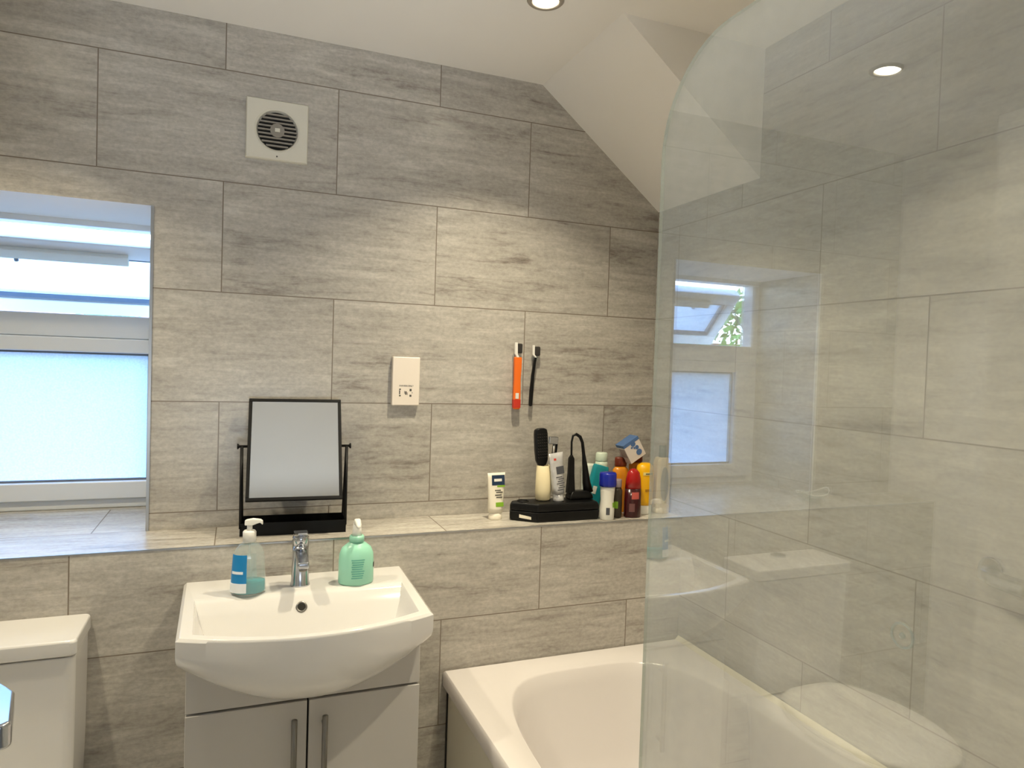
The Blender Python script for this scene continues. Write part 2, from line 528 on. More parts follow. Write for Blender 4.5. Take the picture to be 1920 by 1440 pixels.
# local: x along width, z up the sash (0 at the hinge, negative down), y = outward thickness
r_ = .052
bm = bmesh.new()
box(bm, -W2 / 2, W2 / 2, 0, TH, -r_, 0); box(bm, -W2 / 2, W2 / 2, 0, TH, -H2, -H2 + r_)
box(bm, -W2 / 2, -W2 / 2 + r_, 0, TH, -H2 + r_, -r_); box(bm, W2 / 2 - r_, W2 / 2, 0, TH, -H2 + r_, -r_)
obj('sash_frame', bm, M['upvc'], ts, bevel=.004)
obj('pane', B(-W2 / 2 + r_, W2 / 2 - r_, TH * .5, TH * .5 + .006, -H2 + r_, -r_), M['frost_top'], ts)
bm = bmesh.new()
for (a, b, c, d) in ((-W2 / 2 + r_, W2 / 2 - r_, -r_ - .005, -r_), (-W2 / 2 + r_, W2 / 2 - r_, -H2 + r_, -H2 + r_ + .007),
                     (-W2 / 2 + r_, -W2 / 2 + r_ + .006, -H2 + r_, -r_), (W2 / 2 - r_ - .006, W2 / 2 - r_, -H2 + r_, -r_)):
    box(bm, a, b, .003, TH * .5, c, d)
obj('gasket', bm, M['gasket'], ts)
obj('trickle_vent', B(-.19, .18, -.018, 0, -r_ - .012, -r_ + .022), M['fan_pl'], ts, bevel=.003)
obj('vent_knob', lathe([(.006, 0), (.006, .01)], 12, c=(-.12, -.012, -r_ - .022)), M['gasket'], ts)
for s in (-1, 1):   # friction stays
    xs = -.16 + s * (W2 / 2 + .004)
    p0 = Vector((xs, WY + .055, Z(.30))); p1 = Vector((xs, WY + .13, Z(.40)))
    bm = tube([p0, (p0 + p1) / 2 + Vector((0, .004, 0)), p1], .005, 6)
    box(bm, xs - .004, xs + .004, WY + .05, WY + .062, Z(.245), Z(.455))
    obj('friction_stay', bm, M['gasket'], win, world=True)

# ------------------------------------------------------------------ outside
m_grass = mat('paving', '#4a4a44', .9, var=.2, scale=3)
m_leaf = mat('leaf', '#55802a', .6, var=.35, scale=9)
m_trunk = mat('bark', '#5b4a3a', .9, var=.2)
def brick_mat():
    m, nt, out = nodes('garden brick')
    L = nt.links.new
    tc = N(nt, 'ShaderNodeTexCoord'); sp = N(nt, 'ShaderNodeSeparateXYZ'); cb = N(nt, 'ShaderNodeCombineXYZ')
    L(tc.outputs['Object'], sp.inputs[0]); L(sp.outputs[0], cb.inputs[0]); L(sp.outputs[2], cb.inputs[1])
    br = N(nt, 'ShaderNodeTexBrick'); L(cb.outputs[0], br.inputs['Vector'])
    br.inputs['Scale'].default_value = 1; br.inputs['Brick Width'].default_value = .22; br.inputs['Row Height'].default_value = .075
    br.inputs['Mortar Size'].default_value = .006
    br.inputs['Color1'].default_value = lin('#c08a76'); br.inputs['Color2'].default_value = lin('#a8705c'); br.inputs['Mortar'].default_value = lin('#cfc5b8')
    bs = N(nt, 'ShaderNodeBsdfPrincipled'); L(br.outputs[0], bs.inputs['Base Color']); bs.inputs['Roughness'].default_value = .9
    L(bs.outputs[0], out.inputs[0])
    return m
o = obj('ground', B(-14, 10, .42, 22, -.3, -.1), m_grass); o['kind'] = 'structure'
o = obj('garden_wall', B(-14, 8, 8.5, 8.72, -.1, 1.93), brick_mat())
tag(o, 'red brick garden wall seen low through the open top window', 'wall')
def shrub(label, x, y, z0, h, r, n):
    t = thing('garden_tree', label, 'tree', (x, y, -.1))
    obj('trunk', tube([(0, 0, 0), (.03, .02, z0 * .6), (0, 0, z0 + h * .4)], [.07, .06, .04], 8), m_trunk, t)
    bm = bmesh.new()
    for i in range(n):
        u, v = random.random() * 2 * PI, math.acos(2 * random.random() - 1)
        rr = r * (.55 + .45 * random.random())
        p = Vector((rr * math.sin(v) * math.cos(u), rr * math.sin(v) * math.sin(u), z0 + h / 2 + h / 2 * math.cos(v) * (.6 + .4 * random.random())))
        a = Vector((random.uniform(-1, 1), random.uniform(-1, 1), random.uniform(-1, 1))).normalized(); b = a.orthogonal().normalized()
        s = random.uniform(.05, .1)
        vs = [bm.verts.new(p + q) for q in (-a * s, b * s * .45, a * s, -b * s * .45)]
        bm.faces.new(vs)
    obj('foliage', bm, m_leaf, t)
shrub('leafy green tree above the garden wall, mirrored in the bath screen', -6.3, 7.4, .9, 2.0, 1.15, 1500)
shrub('small green shrub top seen under the open top window', -1.15, 8.0, 1.2, .95, .45, 500)

# ------------------------------------------------------------------ door (stands open at the left, its lever just enters the picture)
dr = thing('door_1', 'white door standing open into the room', 'door', (.055, YN + .01, .01))
del dr['category']; dr['kind'] = 'structure'
bm = bmesh.new(); box(bm, .012, .052, YN + .01, -1.05, .01, 1.98)
obj('door_leaf', bm, M['gloss_paint'], dr, world=True, bevel=.002)
bm = disc(.025, .008, (.052, -1.085, 1.018), (1, 0, 0), 24)
tube([(.052, -1.085, 1.018), (.085, -1.085, 1.018)], .009, 14, bm=bm)
prism([(.074, -1.068), (.092, -1.09), (.112, -1.118), (.129, -1.196), (.122, -1.204), (.098, -1.204), (.092, -1.198), (.080, -1.12)], 'z', .996, 1.024, bm)
obj('door_handle', bm, M['chrome'], dr, world=True, bevel=.005, seg=3)

# ------------------------------------------------------------------ ceiling downlights
LAMP, LAMP_COL = 2.85, (1, .88, .63)
def downlight(x, y, label, power=1.):
    t = thing('ceiling_downlight', label, 'ceiling light', (x, y, CE), group='recessed ceiling downlights')
    bm = bmesh.new()
    lathe([(.046, 0), (.046, -.003), (.043, -.006), (.034, -.006), (.031, -.003), (.031, -.0005)], 40, cap0=False, cap1=False, bm=bm)
    obj('bezel', bm, M['bezel'], t, smooth=True)
    obj('lens', lathe([(.031, -.0008), (.028, -.0035), (.015, -.005)], 32), M['lens'], t)
    ld = bpy.data.lights.new('downlight_beam', 'AREA')
    ld.shape = 'DISK'; ld.size = .05; ld.energy = LAMP * power; ld.color = LAMP_COL; ld.spread = math.radians(106)
    lo = bpy.data.objects.new('downlight_beam', ld); C.objects.link(lo); lo.parent = t
    lo.location = (0, 0, -.0065)
    return t
downlight(1.03, -.475, 'lit round ceiling downlight above the bath, cut by the top edge of the photo')
downlight(1.14, -1.27, 'added fill downlight over the near end of the bath, out of view', .95)  # unseen lamp, added to brighten the right wall and bath
downlight(-.2, -.546, 'lit round ceiling downlight above the toilet, mirrored in the bath screen')

# ------------------------------------------------------------------ extractor fan
f = thing('extractor_fan', 'square white extractor fan with round slatted grille high on the wall', 'extractor fan', (.435, 0, 2.043))
n = 48
def sq(i, h, y):
    t = 2 * PI * i / n; c, s = math.cos(t), math.sin(t); k = 1 / max(abs(c), abs(s))
    return (h * k * c, y, h * k * s)
def ci(i, r, y):
    t = 2 * PI * i / n
    return (r * math.cos(t), y, r * math.sin(t))
loops = [[sq(i, .0815, 0) for i in range(n)], [sq(i, .0815, -.014) for i in range(n)], [sq(i, .079, -.018) for i in range(n)],
         [ci(i, .060, -.018) for i in range(n)], [ci(i, .055, -.015) for i in range(n)], [ci(i, .051, -.006) for i in range(n)]]
obj('housing', loft(loops, cap0=True, cap1=False), M['fan_pl'], f, smooth=False)
obj('cavity', disc(.052, .001, (0, -.004, 0), (0, -1, 0), 36), M['dark'], f)
for k in range(-4, 5):
    zz = k * .0106 + .0053 * 0
    hw = math.sqrt(.0515 ** 2 - zz ** 2)
    obj('slat', B(-hw, hw, -.015, -.009, zz - .0021, zz + .0021), M['slat'], f)
obj('hub', disc(.019, .006, (0, -.0095, 0), (0, -1, 0), 28), M['slat'], f)
obj('indicator', B(-.0065, .0065, -.0185, -.0155, -.0045, .0055), M['fan_pl'], f)
obj('screw', disc(.0022, .001, (0, -.018, -.072), (0, -1, 0), 12), M['ink'], f)

# ------------------------------------------------------------------ shaver socket
s_ = thing('shaver_socket', 'white two-pin shaver socket plate on the tiled wall', 'socket', (.8145, 0, 1.3575))
obj('faceplate', B(-.0415, .0415, -.019, 0, -.0725, .0725), M['socket'], s_, bevel=.003)
text_mesh('lettering', 'SHAVERS ONLY', .0062, M['ink'], s_, (.001, -.0192, -.0135))
bm = bmesh.new()
for (x, z, w, h) in ((-.018, -.024, .005, .004), (-.019, -.033, .003, .012), (-.018, -.043, .005, .004), (0.0, -.035, .004, .010), (-.004, -.033, .0015, .008), (.004, -.037, .0015, .008),
                     (.014, -.026, .006, .007), (.014, -.043, .006, .006), (.019, -.034, .0015, .004)):
    box(bm, x - w / 2, x + w / 2, -.0194, -.0185, z - h / 2, z + h / 2)
obj('pin_holes', bm, M['ink'], s_)

# ------------------------------------------------------------------ toothbrushes on the wall
m_or = mat('orange plastic', '#f0701c', .3, var=.05); m_red = mat('red print', '#c8321f', .35)
m_br = mat('dark bristle', '#2e2a28', .8, var=.3, scale=300)
t = thing('toothbrush', 'wide orange toothbrush with red base hanging on the wall', 'toothbrush', (1.172, -.0196, 1.276), group='toothbrushes on the wall')
prof = [(-.0125, 0), (-.0125, .006), (-.0125, .035)]
def flatbar(pts, th, bm=None):
    """pts: (xl, xr, z, y0) section list"""
    return loft([[(a, -th, z), (b, -th, z), (b, th, z), (a, th, z)] for a, b, z in pts], bm=bm)
obj('handle', flatbar([(-.010, .009, 0), (-.0125, .0115, .005), (-.0125, .0115, .06), (-.0115, .0105, .10), (-.0125, .0125, .135), (-.0135, .0125, .166)], .0065), m_or, t, bevel=.003)
obj('handle_base', flatbar([(-.0130, .0120, .004), (-.0130, .0120, .032)], .0071), m_red, t, bevel=.002)
obj('handle_print', B(-.007, .004, -.0078, -.0068, .034, .052), M['white_pl'], t)
obj('neck', flatbar([(-.006, .006, .164), (-.009, .000, .172), (-.012, -.002, .175), (-.012, -.003, .21), (-.010, -.004, .212)], .005), M['white_pl'], t, bevel=.002)
obj('bristles', B(-.003, .0145, -.005, .005, .178, .209), m_br, t, bevel=.004)
t = thing('toothbrush', 'slim black toothbrush hanging tilted on the wall, right of the orange one', 'toothbrush', (1.221, -.0182, 1.286), group='toothbrushes on the wall')
obj('handle', flatbar([(-.004, .004, 0), (-.0055, .0055, .006), (-.0040, .0075, .05), (.000, .0095, .10), (.0065, .0145, .145), (.010, .016, .157)], .005), M['black_pl'], t, bevel=.002)
obj('neck', flatbar([(.010, .016, .156), (.004, .012, .162), (.001, .0085, .165), (.001, .008, .194), (.003, .007, .196)], .0045), M['white_pl'], t, bevel=.002)
obj('bristles', B(.008, .028, -.005, .005, .162, .192), m_br, t, bevel=.004)
for x, z, lab in ((1.170, 1.442, 'small clear wall clip holding the orange toothbrush'), (1.236, 1.440, 'small clear wall clip holding the black toothbrush')):
    o = obj('wall_clip', disc(.011, -.013, (x, 0, z), (0, 1, 0), 24), M['clear'], bevel=.001)
    tag(o, lab, 'clip', 'wall clips')

# ------------------------------------------------------------------ basin
XC = .503
def basin_loop(hw, yb, yf, bow, z, zc=None, nb=14, ns=8, nf=28, taper=.008):
    """closed loop: straight back, two sides, bowed front"""
    L_ = []
    for i in range(nb): L_.append((XC - hw + 2 * hw * i / nb, yb, z))
    for i in range(ns):
        L_.append((XC + hw - taper * i / ns, yb + (yf - yb) * i / ns, z))
    for i in range(nf):
        u = 1 - 2 * i / nf
        x = (hw - taper) * u
        zz = z if zc is None else z + (zc - z) * (1 - u * u)
        L_.append((XC + x, yf - bow * (1 - u * u), zz))
    for i in range(ns):
        L_.append((XC - hw + taper * (1 - i / ns), yf + (yb - yf) * i / ns, z))
    return L_
T_ = .857
ba = thing('basin', 'white ceramic wash basin with bowed front on the vanity cabinet', 'basin', (XC, -.42, T_))
loops = []
# inner bowl floor up to the rim, then over and down the outside
loops.append(basin_loop(.10, -.43, -.50, .03, T_ - .108))
loops.append(basin_loop(.175, -.415, -.525, .045, T_ - .100))
loops.append(basin_loop(.212, -.395, -.538, .053, T_ - .075))
loops.append(basin_loop(.229, -.372, -.546, .058, T_ - .035))
loops.append(basin_loop(.236, -.350, -.551, .060, T_ - .010))
loops.append(basin_loop(.240, -.338, -.553, .061, T_))
loops.append(basin_loop(.263, LY, -.566, .062, T_))
loops.append(basin_loop(.270, LY - .0, -.569, .063, T_ - .006))
loops.append(basin_loop(.270, LY, -.569, .063, T_ - .035, T_ - .05))
for s in range(1, 9):
    a = s / 8 * PI / 2
    yf = -.470 + (-.569 + .470) * math.cos(a) ** .85
    bow = .063 * math.cos(a) ** .6 + .012 * math.sin(a)
    hw = .244 + .026 * math.cos(a) ** .8
    z = T_ - .035 - .048 * math.sin(a); zc = T_ - .05 - .118 * math.sin(a)
    loops.append(basin_loop(hw, LY, yf, bow, z, zc))
bm = loft(loops)
bo = obj('ceramic_body', bm, M['ceramic'], ba, world=True, smooth=True)
bv = bo.modifiers.new('Bevel', 'BEVEL'); bv.width = .004; bv.segments = 3; bv.limit_method = 'ANGLE'; bv.angle_limit = math.radians(40)
w = bo.modifiers.new('Weighted', 'WEIGHTED_NORMAL')
bm = ring(.0105, .0028, (.497, -.3685, T_ - .0295), (0, -.85, .5), 28, 8)
obj('overflow_ring', bm, M['steel'], ba, world=True, smooth=True)
obj('overflow_hole', disc(.009, .002, (.497, -.369, T_ - .0295), (0, -.85, .5), 24), M['dark'], ba, world=True)
obj('waste', lathe([(.021, .0), (.021, .003), (.016, .004)], 28, c=(XC, -.47, T_ - .108)), M['chrome'], ba, world=True, smooth=True)

# mixer tap
tp = thing('basin_tap', 'chrome lever mixer tap at the back of the basin', 'tap', (.4985, -.292, T_))
obj('body', lathe([(.0235, 0), (.0235, .003), (.0215, .008), (.020, .05), (.0195, .085), (.019, .098)], 32), M['chrome'], tp, smooth=True)
bm = loft([[(-.014, -.010, .072), (.014, -.010, .072), (.014, -.010, .094), (-.014, -.010, .094)],
           [(-.014, -.05, .070), (.014, -.05, .070), (.014, -.05, .088), (-.014, -.05, .088)],
           [(-.013, -.088, .062), (.013, -.088, .062), (.013, -.088, .078), (-.013, -.088, .078)]])
obj('spout', bm, M['chrome'], tp, bevel=.004)
obj('aerator', lathe([(.010, .0), (.010, -.006)], 20, c=(0, -.077, .063)), M['steel'], tp, smooth=True)
bm = lathe([(.0195, .099), (.0195, .118), (.017, .126)], 32)
obj('cartridge_cap', bm, M['chrome'], tp, smooth=True)
bm = loft([[(-.017, .016, .120), (.017, .016, .120), (.017, .016, .132), (-.017, .016, .132)],
           [(-.017, -.014, .122), (.017, -.014, .122), (.017, -.014, .133), (-.017, -.014, .133)],
           [(-.012, -.055, .136), (.012, -.055, .136), (.012, -.055, .142), (-.012, -.055, .142)]])
obj('lever', bm, M['chrome'], tp, bevel=.003)

# ------------------------------------------------------------------ vanity cabinet
v_ = thing('vanity_cabinet', 'white gloss two-door vanity cabinet under the basin', 'cabinet', (XC, -.35, 0))
vx0, vx1, vy = .257, .755, -.478
for a, b in ((vx0, vx0 + .016), (vx1 - .016, vx1)):
    obj('side_panel', B(a, b, vy, LY, .688, .775), M['gloss_door'], v_, world=True)
obj('carcass', B(vx0, vx1, vy, LY, .0, .687), M['gloss_door'], v_, world=True, bevel=.0015)
obj('fascia', B(vx0, vx1, vy - .02, vy - .001, .668, .775), M['gloss_door'], v_, world=True, bevel=.0015)
xm = .504
obj('shadow_gap', B(vx0 + .002, vx1 - .002, vy - .004, vy - .0005, .10, .669), M['gap'], v_, world=True)
for x0, x1, hx in ((vx0, xm - .002, .4735), (xm + .002, vx1, .538)):
    d = obj('door', B(x0, x1, vy - .022, vy - .003, .06, .6635), M['gloss_door'], v_, world=True, bevel=.0015)
    bm = tube([(hx, vy - .05, .40), (hx, vy - .05, .637)], .0062, 14)
    for z in (.425, .612): tube([(hx, vy - .05, z), (hx, vy - .02, z)], .0045, 10, bm=bm)
    bm.transform(Matrix.Translation(-v_.location))
    obj('handle', bm, M['steel'], d, smooth=True)

# ------------------------------------------------------------------ soap bottles
def pump_head(t, z, m, ang, sc=1.):
    """collar, stem and nozzle of a dispenser, nozzle pointing along ang"""
    obj('pump_collar', lathe([(.0135 * sc, z), (.0135 * sc, z + .020 * sc), (.011 * sc, z + .023 * sc)], 24), m, t, smooth=True, bevel=0)
    obj('pump_stem', lathe([(.0058 * sc, z + .022 * sc), (.0052 * sc, z + .036 * sc)], 16), m, t, smooth=True)
    ca, sa = math.cos(ang), math.sin(ang)
    def R(x, y, zz): return (x * ca - y * sa, x * sa + y * ca, zz)
    bm = loft([[R(x, y, zz) for x, y, zz in ((xx, -w, zb), (xx, w, zb), (xx, w * .8, zt), (xx, -w * .8, zt))]
               for xx, w, zb, zt in ((-.009 * sc, .0075 * sc, z + .034 * sc, z + .045 * sc), (.006 * sc, .008 * sc, z + .034 * sc, z + .048 * sc), (.022 * sc, .005 * sc, z + .040 * sc, z + .047 * sc), (.027 * sc, .0035 * sc, z + .035 * sc, z + .044 * sc))])
    obj('pump_nozzle', bm, m, t, bevel=.002)
m_blue = mat('blue label', '#0f83c4', .35, var=.05); m_teal = mat('teal soap', '#1c9aa5', .15, var=.05, sss=0)
m_lbl = mat('white label', '#e8edf2', .4)
t = thing('soap_dispenser', 'clear pump soap bottle with blue label and little teal soap left', 'soap bottle', (.379, -.322, T_), (0, 0, 0))
pr = [(.0365, 0), (.0395, .004), (.0390, .02), (.0365, .06), (.0345, .09), (.031, .105), (.022, .117), (.0135, .122), (.0125, .126)]
obj('bottle', lathe(pr, 36, 1, .68), M['clear'], t, smooth=True)
obj('soap', lathe([(.034, .003), (.0368, .006), (.0365, .030), (.0358, .031)], 36, 1, .66), m_teal, t, smooth=True)
obj('blue_label', patch([(.0382, .028), (.0365, .06), (.0348, .088), (.0340, .096)], 176, 262, .0006, 16, 1, .68), m_blue, t)
obj('label_foot', patch([(.0392, .008), (.0388, .022), (.0383, .030)], 178, 262, .0012, 14, 1, .68), m_lbl, t)
obj('label_print', patch([(.0372, .052), (.0367, .058)], 200, 250, .0014, 8, 1, .68), m_lbl, t)
obj('back_label', patch([(.0382, .03), (.0348, .088)], 60, 120, -.0016, 12, 1, .68), M['clear'], t)
obj('dip_tube', tube([(0, 0, .12), (.004, 0, .06), (.008, 0, .012)], .0026, 8), M['clear'], t)
pump_head(t, .124, M['white_pl'], math.radians(-18), 1.12)
m_mint = mat('mint plastic', '#9fdcc4', .3, var=.02, sss=.15); m_print = mat('teal print', '#5fae9f', .5)
t = thing('soap_dispenser', 'mint green pump soap bottle with small print, right of the tap', 'soap bottle', (.632, -.312, T_))
pr = [(.040, 0), (.0435, .004), (.0435, .055), (.042, .075), (.036, .090), (.024, .100), (.0165, .104), (.0165, .107)]
obj('bottle', lathe(pr, 40, 1, .7), m_mint, t, smooth=True)
obj('cap', lathe([(.0185, .106), (.0185, .117), (.0165, .120)], 28), m_mint, t, smooth=True)
for k in range(9):
    z = .064 - k * .0056
    a0, a1 = 248 + (k * 7 % 5), 292 - (k * 11 % 9)
    obj('printed_line', patch([(.0436, z - .0011), (.0436, z + .0011)], a0, a1, .0004, 14, 1, .7, .0003), m_print, t)
obj('dark_mark', patch([(.0436, .040), (.0436, .052)], 336, 350, .0005, 6, 1, .7), M['ink'], t)
bm = lathe([(.0125, .118), (.0112, .135), (.0095, .150)], 20)
obj('pump_stem', bm, M['white_pl'], t, smooth=True)
bm = loft([[(-.008, .010, .146), (.008, .010, .146), (.007, .010, .158), (-.007, .010, .158)], [(-.009, -.004, .146), (.009, -.004, .146), (.008, -.004, .163), (-.008, -.004, .163)],
           [(-.008, -.022, .148), (.008, -.022, .148), (.006, -.022, .158), (-.006, -.022, .158)], [(-.005, -.032, .142), (.005, -.032, .142), (.004, -.032, .150), (-.004, -.032, .150)]])
obj('pump_nozzle', bm, M['white_pl'], t, bevel=.004)

# ------------------------------------------------------------------ table mirror
tm = thing('table_mirror', 'square black framed swivel mirror on a stand with a tray base', 'mirror', (.4965, -.085, LZ), (0, 0, math.radians(-3)))
hw = .136
bm = bmesh.new()
box(bm, -hw, hw, -.048, .048, 0, .004); box(bm, -hw, hw, -.048, -.0455, .004, .034); box(bm, -hw, hw, .0455, .048, .004, .034)
box(bm, -hw, -hw + .0025, -.0455, .0455, .004, .034); box(bm, hw - .0025, hw, -.0455, .0455, .004, .034)
obj('tray', bm, M['black'], tm)
pz = .233
for s in (-1, 1):
    obj('post', tube([(s * (hw - .002), -.045, .02), (s * (hw + .000), -.012, pz)], .0042, 10), M['black'], tm, smooth=True)
    obj('rear_post', tube([(s * (hw - .002), .040, .02), (s * (hw + .000), -.006, pz)], .0032, 10), M['black'], tm, smooth=True)
    obj('pivot_knob', tube([(s * (hw - .016), -.010, pz), (s * (hw + .006), -.010, pz), (s * (hw + .009), -.010, pz), (s * (hw + .012), -.010, pz)], [.0035, .0035, .0075, .0075], 14), M['black'], tm, smooth=True)
mf = bpy.data.objects.new('swivel_mirror', None); C.objects.link(mf); mf.parent = tm
mf.location = (0, -.010, pz); mf.rotation_euler = (math.radians(-27), 0, 0)
mw, mh0, mh1, e_ = .1225, -.152, .138, .009
bm = bmesh.new()
box(bm, -mw, mw, -.005, .005, mh1 - e_, mh1); box(bm, -mw, mw, -.005, .005, mh0, mh0 + e_)
box(bm, -mw, -mw + e_, -.005, .005, mh0 + e_, mh1 - e_); box(bm, mw - e_, mw, -.005, .005, mh0 + e_, mh1 - e_)
obj('mirror_frame', bm, M['black'], mf, bevel=.001)
obj('mirror_glass', B(-mw + e_, mw - e_, -.0035, -.001, mh0 + e_, mh1 - e_), M['mirror'], mf)
obj('mirror_back', B(-mw + e_, mw - e_, .0, .0035, mh0 + e_, mh1 - e_), M['black'], mf)

# ------------------------------------------------------------------ toilet
to = thing('toilet', 'white close-coupled toilet with square cistern beside the vanity cabinet', 'toilet', (-.158, -.45, 0))
def rr(x0, x1, y0, y1, z, r=.02, k=5):
    L_ = []
    for cx, cy, a in ((x1 - r, y1 - r, 0), (x0 + r, y1 - r, 90), (x0 + r, y0 + r, 180), (x1 - r, y0 + r, 270)):
        for i in range(k + 1):
            t = math.radians(a + 90 * i / k); L_.append((cx + r * math.cos(t), cy + r * math.sin(t), z))
    return L_
obj('cistern', loft([rr(-.343, .028, -.362, LY, .40), rr(-.347, .032, -.365, LY, .55), rr(-.349, .034, -.367, LY, .766)]), M['ceramic'], to, world=True, bevel=.003)
obj('cistern_lid', loft([rr(-.349, .034, -.367, LY, .768, .012), rr(-.353, .038, -.372, LY, .772, .012), rr(-.353, .038, -.372, LY, .798, .012), rr(-.350, .035, -.369, LY, .803, .012)]), M['ceramic'], to, world=True, bevel=.002)
obj('flush_button', lathe([(.024, 0), (.024, .004), (.020, .006)], 28, c=(-.158, -.245, .803)), M['chrome'], to, world=True, smooth=True)
def pan(hx, yb, yf, z, n_=40):
    L_ = []
    for i in range(n_):
        t = 2 * PI * i / n_
        c, s = math.cos(t), math.sin(t)
        y = (s * (yb - (yb + yf) / 2))
        p = 3.4 if s > 0 else 2.3
        x = hx * math.copysign(abs(c) ** (2 / p), c)
        L_.append((-.158 + x, (yb + yf) / 2 + y if s > 0 else (yb + yf) / 2 + s * ((yb - yf) / 2), z))
    return L_
obj('pan', loft([pan(.11, -.21, -.66, 0), pan(.115, -.21, -.68, .06), pan(.15, -.21, -.78, .25), pan(.178, -.21, -.845, .36), pan(.182, -.21, -.85, .395)]), M['ceramic'], to, world=True, smooth=True)
obj('seat', loft([pan(.186, -.385, -.862, .396), pan(.188, -.383, -.866, .404), pan(.186, -.385, -.862, .411)]), M['white_pl'], to, world=True, smooth=True)
obj('seat_lid', loft([pan(.186, -.385, -.862, .412), pan(.188, -.383, -.866, .418), pan(.184, -.388, -.86, .427), pan(.15, -.42, -.80, .430)]), M['white_pl'], to, world=True, smooth=True)

# ------------------------------------------------------------------ bath
bt = thing('bath', 'white bath with oval inside end set against the tiled wall', 'bath', (1.293, -1.0, 0))
bx0, bx1, by0, by1, bz = .9, XR - .002, YN + .002, LY - .002, .55
NB = 120
def se(cx, cy, hx, hy, p, z):
    L_ = []
    for i in range(NB):
        t = 2 * PI * (i + .5) / NB; c, s = math.cos(t), math.sin(t)
        L_.append((cx + hx * math.copysign(abs(c) ** (2 / p), c), cy + hy * math.copysign(abs(s) ** (2 / p), s), z))
    return L_
cx, cy = (bx0 + bx1) / 2, (by0 + by1) / 2
hx, hy = (bx1 - bx0) / 2, (by1 - by0) / 2
ix, iy = 1.297, -1.035
ca = math.atan2(hy, hx)
TT = []
for a0, a1, k in ((-ca, ca, 24), (ca, PI - ca, 36), (PI - ca, PI + ca, 24), (PI + ca, 2 * PI - ca, 36)):
    TT += [a0 + (a1 - a0) * i / k for i in range(k)]
def rect(e, z):
    L_ = []
    for t in TT:
        c, s = math.cos(t), math.sin(t); k = min(hx / max(1e-9, abs(c)), hy / max(1e-9, abs(s)))
        L_.append((cx + c * k * (hx - e) / hx, cy + s * k * (hy - e) / hy, z))
    return L_
def se(cx, cy, hx_, hy_, p, z):
    L_ = []
    for t in TT:
        # keep the inner points roughly square-on to the rim points
        c, s = math.cos(t) * hy ** .5, math.sin(t) * hx ** .5
        c, s = c / math.hypot(c, s), s / math.hypot(c, s)
        r_ = (abs(c / hx_) ** p + abs(s / hy_) ** p) ** (-1 / p)
        L_.append((cx + c * r_, cy + s * r_, z))
    return L_
loops = [rect(0, bz - .042), rect(0, bz - .006), rect(.005, bz),
         se(ix, iy, .328, .748, 3.8, bz - .003), se(ix, iy, .322, .742, 3.8, bz - .010), se(ix, iy, .312, .728, 3.7, bz - .05),
         se(ix, iy, .285, .675, 3.6, bz - .22), se(ix, iy, .255, .60, 3.4, bz - .36), se(ix, iy, .20, .53, 3., bz - .405)]
obj('tub', loft(loops, cap0=False, cap1=True), M['acrylic'], bt, world=True, smooth=True).data.set_sharp_from_angle(angle=math.radians(50))
obj('bath_panel', B(bx0 + .014, bx0 + .028, by0, by1 - .012, .0, bz - .04), M['panel'], bt, world=True)
obj('gap_shade', B(bx0 + .012, bx0 + .020, by1 - .0115, by1, .0, bz - .043), M['gap'], bt, world=True)  # dark strip painted in as the shade between panel and wall
obj('sealant', prism([(bx1 - .012, bz - .0005), (bx1 - .0005, bz - .0005), (bx1 - .0005, bz + .012)], 'y', by0, by1 - .004), M['silicone'], bt, world=True)

# ------------------------------------------------------------------ bath screen
sc = thing('bath_screen', 'clear glass bath screen with rounded top corner standing on the bath edge', 'shower screen', (GX, -1.45, bz))
ye, yh, zb, zt, r = -1.14, YN + .03, bz + .012, 1.889, .15
pts = [(yh, zb), (ye, zb), (ye, zt - r)]
for i in range(1, 17):
    a = PI / 2 * i / 16
    pts.append((ye - r + r * math.cos(a), zt - r + r * math.sin(a)))
pts.append((yh, zt))
bm = prism(pts, 'x', GX - .003, GX + .003)
for f_ in bm.faces:
    if len(f_.verts) == 4: f_.material_index = 1
obj('glass_pane', bm, [M['screen'], M['edge']], sc, world=True)
obj('wall_profile', B(GX - .012, GX + .012, YN, YN + .035, bz + .005, zt + .01), M['alu'], sc, world=True)
obj('seal_strip', B(GX - .005, GX + .005, yh, ye, bz + .001, bz + .014), M['clear'], sc, world=True)
bm = ring(.0115, .0013, (GX - .0042, -1.587, 1.169), (1, 0, 0), 32, 8)
disc(.003, -.002, (GX - .003, -1.587, 1.169), (1, 0, 0), 20, bm=bm)
o = obj('suction_disc', bm, M['clear'], None, smooth=True)
tag(o, 'small clear round suction disc stuck on the bath screen', 'suction disc')

# ------------------------------------------------------------------ things on the ledge
m_cream = mat('cream plastic', '#efe8d8', .35, var=.01); m_navy = mat('navy print', '#17304f', .4); m_green = mat('green print', '#7fae2c', .4)
def flat_tube(t, w0, w1, d0, h, capr, caph, mb, mc, name='tube', skew=0.):
    """squeeze tube standing on its cap: round at the cap, flat crimp at the top"""
    loops = []
    for k in range(9):
        u = k / 8
        hx_ = w0 + (w1 - w0) * u; hy_ = d0 * (1 - u) ** .8 + .0012
        z = caph + (h - caph) * u
        loops.append([(hx_ * math.copysign(abs(math.cos(a)) ** (2 / 2.6), math.cos(a)) + skew * u, hy_ * math.copysign(abs(math.sin(a)) ** (2 / 2.4), math.sin(a)), z) for a in [2 * PI * i / 28 for i in range(28)]])
    obj(name, loft(loops), mb, t, smooth=True)
    obj('cap', lathe([(capr, 0), (capr * 1.03, .003), (capr * .98, caph)], 28, 1, .8 if d0 < capr else 1), mc, t, smooth=True)
    return loops
t = thing('cream_tube', 'white hand cream tube with navy and green label, left of the black case', 'tube', (1.087, -.085, LZ), (0, 0, math.radians(6)))
flat_tube(t, .0225, .030, .016, .142, .021, .022, m_cream, m_cream)
